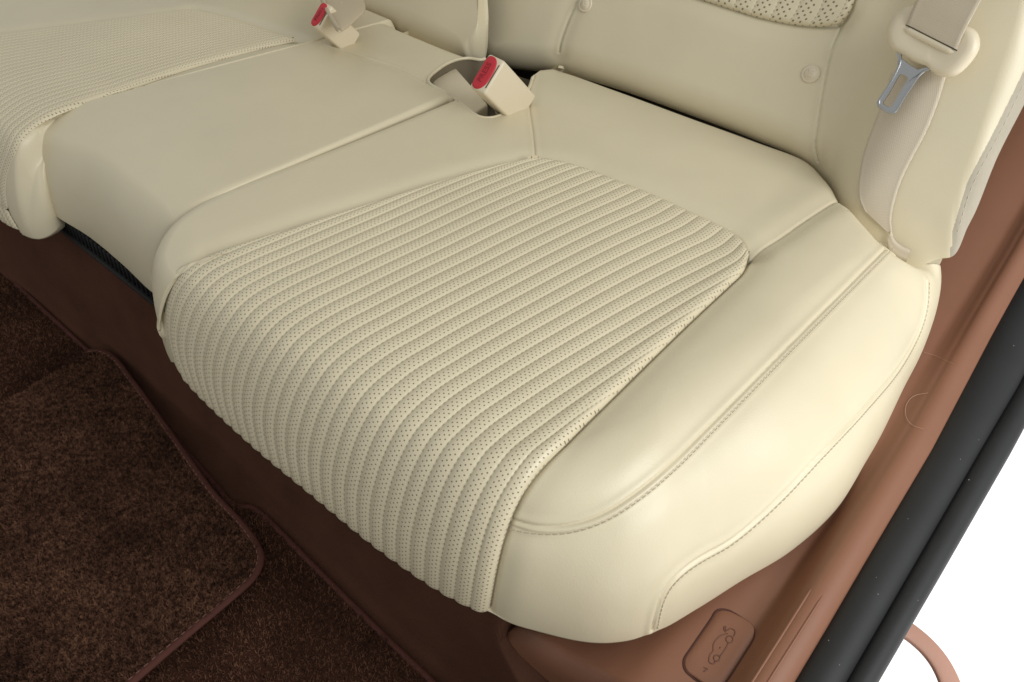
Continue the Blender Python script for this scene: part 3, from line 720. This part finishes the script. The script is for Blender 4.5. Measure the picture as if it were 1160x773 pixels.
seal = thing('door_seal', 'black rubber door seal with two rounded ridges beside the brown sill trim', 'door seal', (.08, .4, -.12))
def xs_mid(y): return np.interp(y, [-.3, .328, .635, .752, 1.5], [-.045, 0, .022, .031, .07])
def xs_in(y): return xsh(y)
def band(x0, x1, z0, h, f0, f1, n=40):
    t = np.linspace(0, np.pi, n); G = np.zeros((len(ysw), n, 3))
    a = x0+f0(ysw); b = x1+f1(ysw)
    G[:, :, 0] = ((a+b)/2)[:, None]-((b-a)/2)[:, None]*np.cos(t)[None]
    G[:, :, 1] = ysw[:, None]; G[:, :, 2] = (z0+h*np.sin(t)**.75)[None]+zup(ysw)[:, None]
    return G
g1 = band(.051, .0835, -.122, .018, xs_in, xs_mid); obj('inner_ridge', g1.reshape(-1, 3), grid_faces(*g1.shape[:2])[:, ::-1], MAT['rubber'], seal)
g2 = band(.080, .101, -.124, .016, xs_mid, lambda y: np.interp(y, [-.3, .342, .473, .656, 1.5], [-.03, 0, .012, .028, .09])); obj('outer_ridge', g2.reshape(-1, 3), grid_faces(*g2.shape[:2])[:, ::-1], MAT['rubber'], seal)
rnd = np.random.default_rng(3); parts = []
for k in range(22):
    g = g1 if rnd.random() < .7 else g2; i = int(rnd.integers(30, 200)); j = int(rnd.integers(8, 30)); p = g[i, j]; r = .00018+.00025*rnd.random()**3
    parts.append(rbox(p-np.array([r, r, 0]), (2*r, 0, 0), (0, 2*r*(.6+rnd.random()), 0), (0, 0, r), r*.3, 1))
props(obj('dust_specks', *merge(parts), MAT['dust'], seal, smooth=False), kind='stuff')

# loop outside the door
lp = [(985, 700), (1012, 706), (1030, 716), (1052, 735), (1068, 757), (1078, 785), (1070, 830), (1040, 860), (1000, 850)]
P = cr([un(a, b, -.21) for a, b in lp], 80)
T = nrm(np.gradient(P, axis=0)); S = nrm(np.cross([0, 0, 1.], T)); wd = .0095
a = np.linspace(0, 2*np.pi, 17)[:-1]; cs = np.stack([np.sign(np.cos(a))*np.abs(np.cos(a))**.6*wd, np.sign(np.sin(a))*np.abs(np.sin(a))**.6*.0028], 1)
G = P[:, None]+cs[None, :, 0:1]*S[:, None]+cs[None, :, 1:2]*np.array([0, 0, 1.])
props(obj('pull_loop', G.reshape(-1, 3), grid_faces(80, 16, True), plain('loop_plastic', (.36, .195, .14), .5, bscale=900)), 'pinkish brown plastic loop sticking out past the black seal over the white floor', 'loop')

# ------------------------------------------------------------------ carpets
def mat_surface(poly, z, name, parent, thick=.007, nblade=60000, seed=1, bl=.0042):
    P = np.array([un(a, b, z) for a, b in poly]); rng = np.random.default_rng(seed)
    poly2 = P[:, :2]; lo, hi = poly2.min(0), poly2.max(0)
    V, F = slab([(a, b) for a, b in poly2], np.array([0, 0, z-thick]), np.array([1., 0, 0]), np.array([0, 1., 0]), np.array([0, 0, 1.]), thick, 0)
    base = obj('mat_base', V, F, MAT['floorpan'], parent, smooth=False)
    q = lo+(hi-lo)*rng.random((nblade*3, 2)); q = q[inpoly(q, poly2)]
    # keep blades the photograph can plausibly see
    px = proj(np.column_stack([q, np.full(len(q), z)])); q = q[(px[:, 0] > -260) & (px[:, 1] < 1000)][:nblade]
    n = len(q); b = np.column_stack([q, np.full(n, z-.001)])
    cl = np.sin(q[:, 0]*310+3*np.sin(q[:, 1]*170))*np.sin(q[:, 1]*290+3*np.sin(q[:, 0]*150))
    ang = rng.random(n)*6.28+2*cl; lean = .0012+.0022*rng.random(n); h = bl*(.75+.35*rng.random(n)+.25*cl)
    d = np.column_stack([np.cos(ang), np.sin(ang), np.zeros(n)]); s = np.column_stack([-np.sin(ang), np.cos(ang), np.zeros(n)])
    wv = .00042
    v0 = b-s*wv; v1 = b+s*wv; mid = b+d*lean[:, None]*.35; mid[:, 2] += h*.65; v2 = mid+s*wv*.9; v3 = mid-s*wv*.9; tip = b+d*lean[:, None]*1.2; tip[:, 2] += h
    v4 = tip+s*wv*.5; v5 = tip-s*wv*.5
    VV = np.stack([v0, v1, v2, v3, v4, v5], 1).reshape(-1, 3); k = np.arange(n)[:, None]*6
    FF = np.vstack([k+np.array([[0, 1, 2, 3]]), k+np.array([[3, 2, 4, 5]])])
    props(obj('pile', VV, FF, MAT['pile'], parent, smooth=False), kind='stuff')
    return P
def binding(path, z, parent, w=.0055, up=.0045, stitch=True, inset=1):
    P = cr([un(a, b, z) for a, b in path], 200)
    obj('edge_binding', *tube(P, w, 12, r2=.75), MAT['binding'], parent)
    if stitch:
        n = int(length(P)/.0075); Q = resamp(P, 2*n+1); T = nrm(np.gradient(Q, axis=0)); S = np.cross([0, 0, 1.], T)
        V, F = merge([tube([Q[i]-T[i]*.0021+S[i]*inset*w*.55+np.array([0, 0, w*.68]), Q[i]+T[i]*.0021+S[i]*inset*w*.55+np.array([0, 0, w*.68])], .00042, 5) for i in range(1, 2*n, 2)])
        obj('binding_stitching', V, F, MAT['binding_thread'], parent)
m1 = thing('floor_mat', 'dark brown tufted floor mat with stitched corner lying on top in the footwell', 'floor mat', tuple(un(120, 600, -.285)), group='footwell mats')
edge1 = [(98, 399), (111, 398), (126, 404), (150, 433), (190, 488), (240, 558), (275, 596), (291, 619), (295, 634), (288, 652), (262, 677), (220, 712), (150, 772), (60, 850), (-60, 960)]
e1 = [tuple(p) for p in cr([(a, b, 0) for a, b in edge1], 60)[:, :2]]
mat_surface(e1+[(-900, 900), (-520, 640), (-200, 540), (0, 459), (60, 425)], -.283, 'floor_mat', m1, nblade=150000, seed=2)
binding(edge1, -.283, m1, w=.0040, inset=-1)
m2 = thing('floor_mat', 'dark brown carpet mat underneath, its bound edge running along the foot of the riser', 'floor mat', tuple(un(350, 700, -.30)), group='footwell mats')
edge2 = [(-260, 75), (-100, 225), (0, 306), (50, 352), (100, 398), (180, 475), (240, 545), (268, 574), (283, 574), (300, 586), (350, 636), (400, 686), (450, 735), (497, 780), (560, 850), (640, 950)]
e2 = [tuple(p) for p in cr([(a, b, 0) for a, b in edge2], 80)[:, :2]]
mat_surface(e2+[(300, 1300), (-900, 1200), (-900, 300)], -.300, 'floor_mat', m2, nblade=150000, seed=5)
binding(edge2, -.300, m2, w=.0033, stitch=False)

# ------------------------------------------------------------------ seat belt
belt = thing('seat_belt', 'beige woven seat belt webbing hanging over the outer backrest bolster', 'seat belt', (0, .75, .2))
def strap(name, le, re, off, parent, nn=90, wn=16, mat='web', arch=.0, th=.0011, surf=None):
    L, R = resamp(le, nn), resamp(re, nn); t = np.linspace(0, 1, wn)
    mid = (L+R)/2; T = nrm(np.gradient(mid, axis=0)); W_ = nrm(R-L); N = nrm(np.cross(W_, T)); N *= np.sign((N*(CAM-mid)).sum(1))[:, None]
    G = L[:, None]*(1-t)[None, :, None]+R[:, None]*t[None, :, None]+N[:, None]*(arch*np.sin(np.pi*t))[None, :, None]
    if surf is not None:
        G, N3 = surf.snap(G); N3 = nrm(N3); G = G+N3*off
        for _ in range(6): G[1:-1, 1:-1] = (G[:-2, 1:-1]+G[2:, 1:-1]+G[1:-1, :-2]+G[1:-1, 2:])/4
        N = N3.mean(1)
    rib = .0005*np.exp(-((t-.0)/.05)**2)+.0005*np.exp(-((t-1)/.05)**2)
    top = G+N[:, None]*(off+th+rib[None, :, None]); bot = G+N[:, None]*off
    X = np.concatenate([top, bot[:, ::-1]], 1); s = np.r_[0, np.cumsum(np.linalg.norm(np.diff(mid, axis=0), axis=1))]
    wd = np.linalg.norm(R-L, axis=1).mean(); uv = np.zeros((nn, 2*wn, 2)); uv[:, :wn, 0] = t*wd; uv[:, wn:, 0] = t[::-1]*wd; uv[:, :, 1] = s[:, None]
    return obj(name, X.reshape(-1, 3), grid_faces(nn, 2*wn, True), MAT[mat], parent, uv=uv.reshape(-1, 2))
def onB(l, up=0., n=80):
    P = PB.trace(l, n); Q, N = PB.snap(P); return P+N*up
le = onB([(1012, 84), (1004, 110), (992, 142), (983, 166), (976, 195), (974, 222), (980, 238)], .001)
re = onB([(1074, 82), (1063, 118), (1050, 150), (1035, 178), (1023, 202), (1014, 228), (1010, 250), (1012, 268)], .001)
strap('lower_webbing', le, re, .0012, belt, surf=PB)
tail = onB([(1010, 262), (1013, 270), (1020, 277), (1032, 283)], .004, 20)
strap('webbing_edge', tail, tail+np.array([0.002, -.004, -.012]), .0, belt, nn=30, wn=4)
# tongue: local frame on the bolster
pc = PB.hit(1050, 70); _, nB = PB.snap(pc[None]); nB = nrm(nB[0]*.55+nrm(CAM-pc)*.45); org = pc+nB*.014
TF = None
def onT(px, py, up=0.):
    r = ray(px, py); o = org+nB*up; t = (o-CAM).dot(nB)/r.dot(nB); return CAM+r*t
tu = nrm(onT(1100, 70)-onT(1010, 40)); tv = np.cross(nB, tu)
def tl(px, py): d = onT(px, py)-org; return d.dot(tu), d.dot(tv)
def tz(x, y): return 960+x/5.522, y/5.522
tongue = thing('belt_tongue', 'cream plastic seat belt tongue with grey steel latch plate hanging from the beige belt', 'belt tongue', tuple(org))
bodyp = [(440, 35), (400, 45), (360, 52), (320, 78), (285, 120), (258, 175), (250, 225), (262, 275), (285, 312), (318, 328), (345, 345), (430, 395), (510, 425), (545, 462), (600, 482), (650, 486), (700, 468), (740, 435), (790, 378), (825, 320), (834, 270), (822, 215), (790, 182), (740, 165), (600, 105)]
bp = [tl(*tz(*q)) for q in cr([(x, y, 0) for x, y in bodyp], 72, closed=True)[:, :2]]
bo2 = np.array(bp); bc = bo2.mean(0)
# domed body: rings from the rim inward, real thickness
def dome(poly, c, o, u, v, n, prof):
    G = []
    for k, h in prof:
        q = c+(poly-c)*k; G.append(o+q[:, :1]*u+q[:, 1:2]*v+n*h)
    G = np.array(G); return G.reshape(-1, 3), grid_faces(len(prof), len(poly), True)
prof = [(.05, -.004), (.86, -.004), (.95, -.002), (1., .002), (.99, .005), (.95, .0080), (.88, .0100), (.78, .0108), (.60, .0098), (.3, .0085), (.02, .0080)]
obj('tongue_body', *dome(bo2, bc, org, tu, tv, nB, prof), MAT['plastic'], tongue)
def tp(x, y, up): return onT(*tz(x, y), up)
# slot line where the webbing enters, its shade painted as a dark tube
sl = np.array([tp(x, y, .0100) for x, y in np.linspace((366, 156), (686, 318), 30)])
obj('belt_slot_shade', *tube(sl, .0006, 8), MAT['gap'], tongue)
# raised lower lip below slot
lip = np.array([tp(x, y, .0086) for x, y in np.linspace((352, 175), (672, 338), 30)])
obj('slot_lip', *tube(lip, np.interp(np.linspace(0, 1, 30), [0, .1, .9, 1], [.0012, .003, .003, .0012]), 12), MAT['plastic'], tongue)
uL = [tp(x, y, h) for x, y, h in ((560, -420, .045), (500, -180, .03), (450, -40, .0225), (425, 20, .0180), (405, 70, .0145), (385, 120, .0115), (372, 152, .0090))]
uR = [tp(x, y, h) for x, y, h in ((1090, -300, .045), (930, -120, .03), (838, 0, .0235), (800, 68, .0200), (762, 140, .0170), (720, 225, .0130), (686, 308, .0095))]
strap('upper_webbing', cr(uL, 60), cr(uR, 60), 0, belt)
# steel latch plate
outp = [(335, 322), (318, 330), (322, 350), (330, 385), (318, 430), (290, 490), (250, 555), (205, 620), (190, 645), (195, 670), (230, 695), (280, 716), (300, 712), (315, 690), (360, 615), (410, 540), (445, 485), (475, 455), (510, 440), (530, 440), (525, 425), (500, 425), (450, 440), (400, 410), (350, 370)]
hol = [(338, 470), (334, 476), (328, 484), (318, 500), (305, 525), (295, 545), (280, 570), (262, 600), (245, 625), (232, 642), (232, 650), (245, 662), (268, 675), (282, 672), (295, 655), (320, 610), (345, 570), (365, 535), (380, 512), (387, 498), (383, 490), (375, 484), (365, 478), (355, 474), (346, 471)]
pn = 0.002
V, F = slab([tl(*tz(*q)) for q in outp], org+nB*pn, tu, tv, nB, .0030, .0006, 2, holes=[tl(*tz(*q)) for q in hol])
obj('latch_plate', V, F, MAT['metal'], tongue, smooth=False)
# rolled shoulders and rim of the plate
def rod(pts, r, up=.0045, n=40): return tube(np.array([tp(x, y, up) for x, y in cr([(a, b, 0) for a, b in pts], n)[:, :2]]), r, 8)
V, F = merge([rod([(322, 328), (332, 345), (332, 390), (312, 440), (270, 520), (225, 590), (196, 640), (205, 668), (240, 695), (285, 710), (305, 695), (350, 620), (400, 545), (440, 485), (470, 455), (505, 436), (528, 434)], .0011)])
obj('plate_rim', V, F, MAT['metal'], tongue)

# ------------------------------------------------------------------ buckles
def buckle(A, a, b, c, label, text=True, red_frac=(.10, .90), group='seat belt buckles'):
    A, a, b, c = map(np.array, (A, a, b, c)); base = A+c*1.6+a*.5+b*.5
    t = thing('belt_buckle', label, 'buckle', tuple(base), group)
    obj('housing', *rbox(A, a, b, c*1.6, .0035, 4), MAT['plastic'], t)
    n = -nrm(c); ua, ub = nrm(a), nrm(b); la, lb = np.linalg.norm(a), np.linalg.norm(b)
    # red button: a long rounded tablet rising at the end face, stepped down on one side
    pl = cr([(x*la, y*lb, 0) for x, y in ((.09, .12), (.50, .08), (.91, .12), (.96, .30), (.92, .58), (.74, .78), (.26, .78), (.08, .58), (.04, .30))], 48, closed=True)[:, :2]
    pc_ = pl.mean(0); G = []
    for k, h in ((1.03, -.002), (1.0, .0006), (.94, .0013), (.80, .0016), (.4, .0016), (.02, .0016)):
        q = pc_+(pl-pc_)*k; G.append(A+q[:, :1]*ua+q[:, 1:2]*ub+n*h)
    G = np.array(G); btn = obj('press_button', G.reshape(-1, 3), grid_faces(len(G), 48, True), MAT['red'], t)
    obj('slot', *rbox(A+a*.16+b*.84+n*-.001, a*.68, b*.06, n*.0014, .0004, 1), MAT['gap'], t)  # dark bar painted for the shade inside the buckle opening
    if text:
        cu = bpy.data.curves.new('press_text', 'FONT'); cu.body = 'PRESS'; cu.size = la*.22; cu.extrude = .0002; cu.align_x = 'CENTER'; cu.align_y = 'CENTER'
        to = bpy.data.objects.new('press_text', cu); COL.objects.link(to)
        dg = bpy.context.evaluated_depsgraph_get(); me = bpy.data.meshes.new_from_object(to.evaluated_get(dg))
        bpy.data.objects.remove(to); me.materials.clear(); me.materials.append(MAT['red_text'])
        o = bpy.data.objects.new('press_text', me); COL.objects.link(o); o.parent = btn
        px_, py_, pz_ = ua, np.cross(n, ua), n
        m4 = Matrix.Identity(4)
        for i in range(3): m4[i][0], m4[i][1], m4[i][2] = px_[i], py_[i], pz_[i]
        m4.translation = Vector(A+ua*pc_[0]+ub*pc_[1]*1.0+n*.0017-base); o.matrix_local = m4
    return t
buckle((-.5228, .606, .0397), (.0028, .0298, .0315), (.0251, -.0017, -.0006), (.002, .040, -.038),
       'cream seat belt buckle with whole red PRESS button standing in the recess of the cushion')
# folded buckle lying in the recess (blank side up)
q = [un(488, 92, -.012), un(516, 76, -.012), un(553, 118, -.014)]
fb = thing('folded_buckle', 'beige blank-faced buckle lying folded in the recess beside the upright red-button buckle', 'buckle', tuple(un(520, 100, -.02)), 'seat belt buckles')
a_, b_ = q[1]-q[0], q[2]-q[1]
obj('buckle_body', *rbox(q[0]-np.array([0, 0, .018]), a_, b_, (0, 0, .018), .003, 4), MAT['plastic'], fb)
# buckle on the far side, partly under a folded strap
A2 = un(350, 28, .032); aa, bb, c2 = [tuple(.80*q for q in v) for v in ((.0028, .0298, .0315), (.0251, -.0017, -.0006), (.002, .034, -.036))]
buckle(A2, aa, bb, c2, 'cream seat belt buckle at the far side, its red button half covered by folded strap', text=True)
fs = thing('folded_strap', 'loop of beige belt strap folded over the far buckle below the centre backrest', 'strap', tuple(un(390, 20, .03)))
outl = [(361, -6), (366, 8), (374, 24), (383, 37), (392, 33), (404, 23), (414, 12), (412, 0), (405, -14), (385, -24), (368, -20)]
O3 = cr([(a, b, 0) for a, b in outl], 60, closed=True)[:, :2]; pA = np.array([un(a, b, .045) for a, b in O3]); ctr = pA.mean(0); nn = nrm(CAM-ctr)
G = []
for k, h in ((.05, -.02), (.8, -.018), (.95, -.012), (1., -.004), (.97, .002), (.88, .006), (.6, .009), (.3, .010), (.03, .010)): G.append(ctr+(pA-ctr)*k+nn*h)
G = np.array(G); obj('strap_fold', G.reshape(-1, 3), grid_faces(len(G), 60, True), MAT['strapfold'], fs)
P = np.array([un(a, b, .05)+nn*.004 for a, b in cr([(a, b, 0) for a, b in ((364, -6), (369, 8), (377, 23), (385, 35))], 30)[:, :2]])
obj('strap_edge', *tube(P, .0026, 8), MAT['strapfold'], fs)
print('scene built')
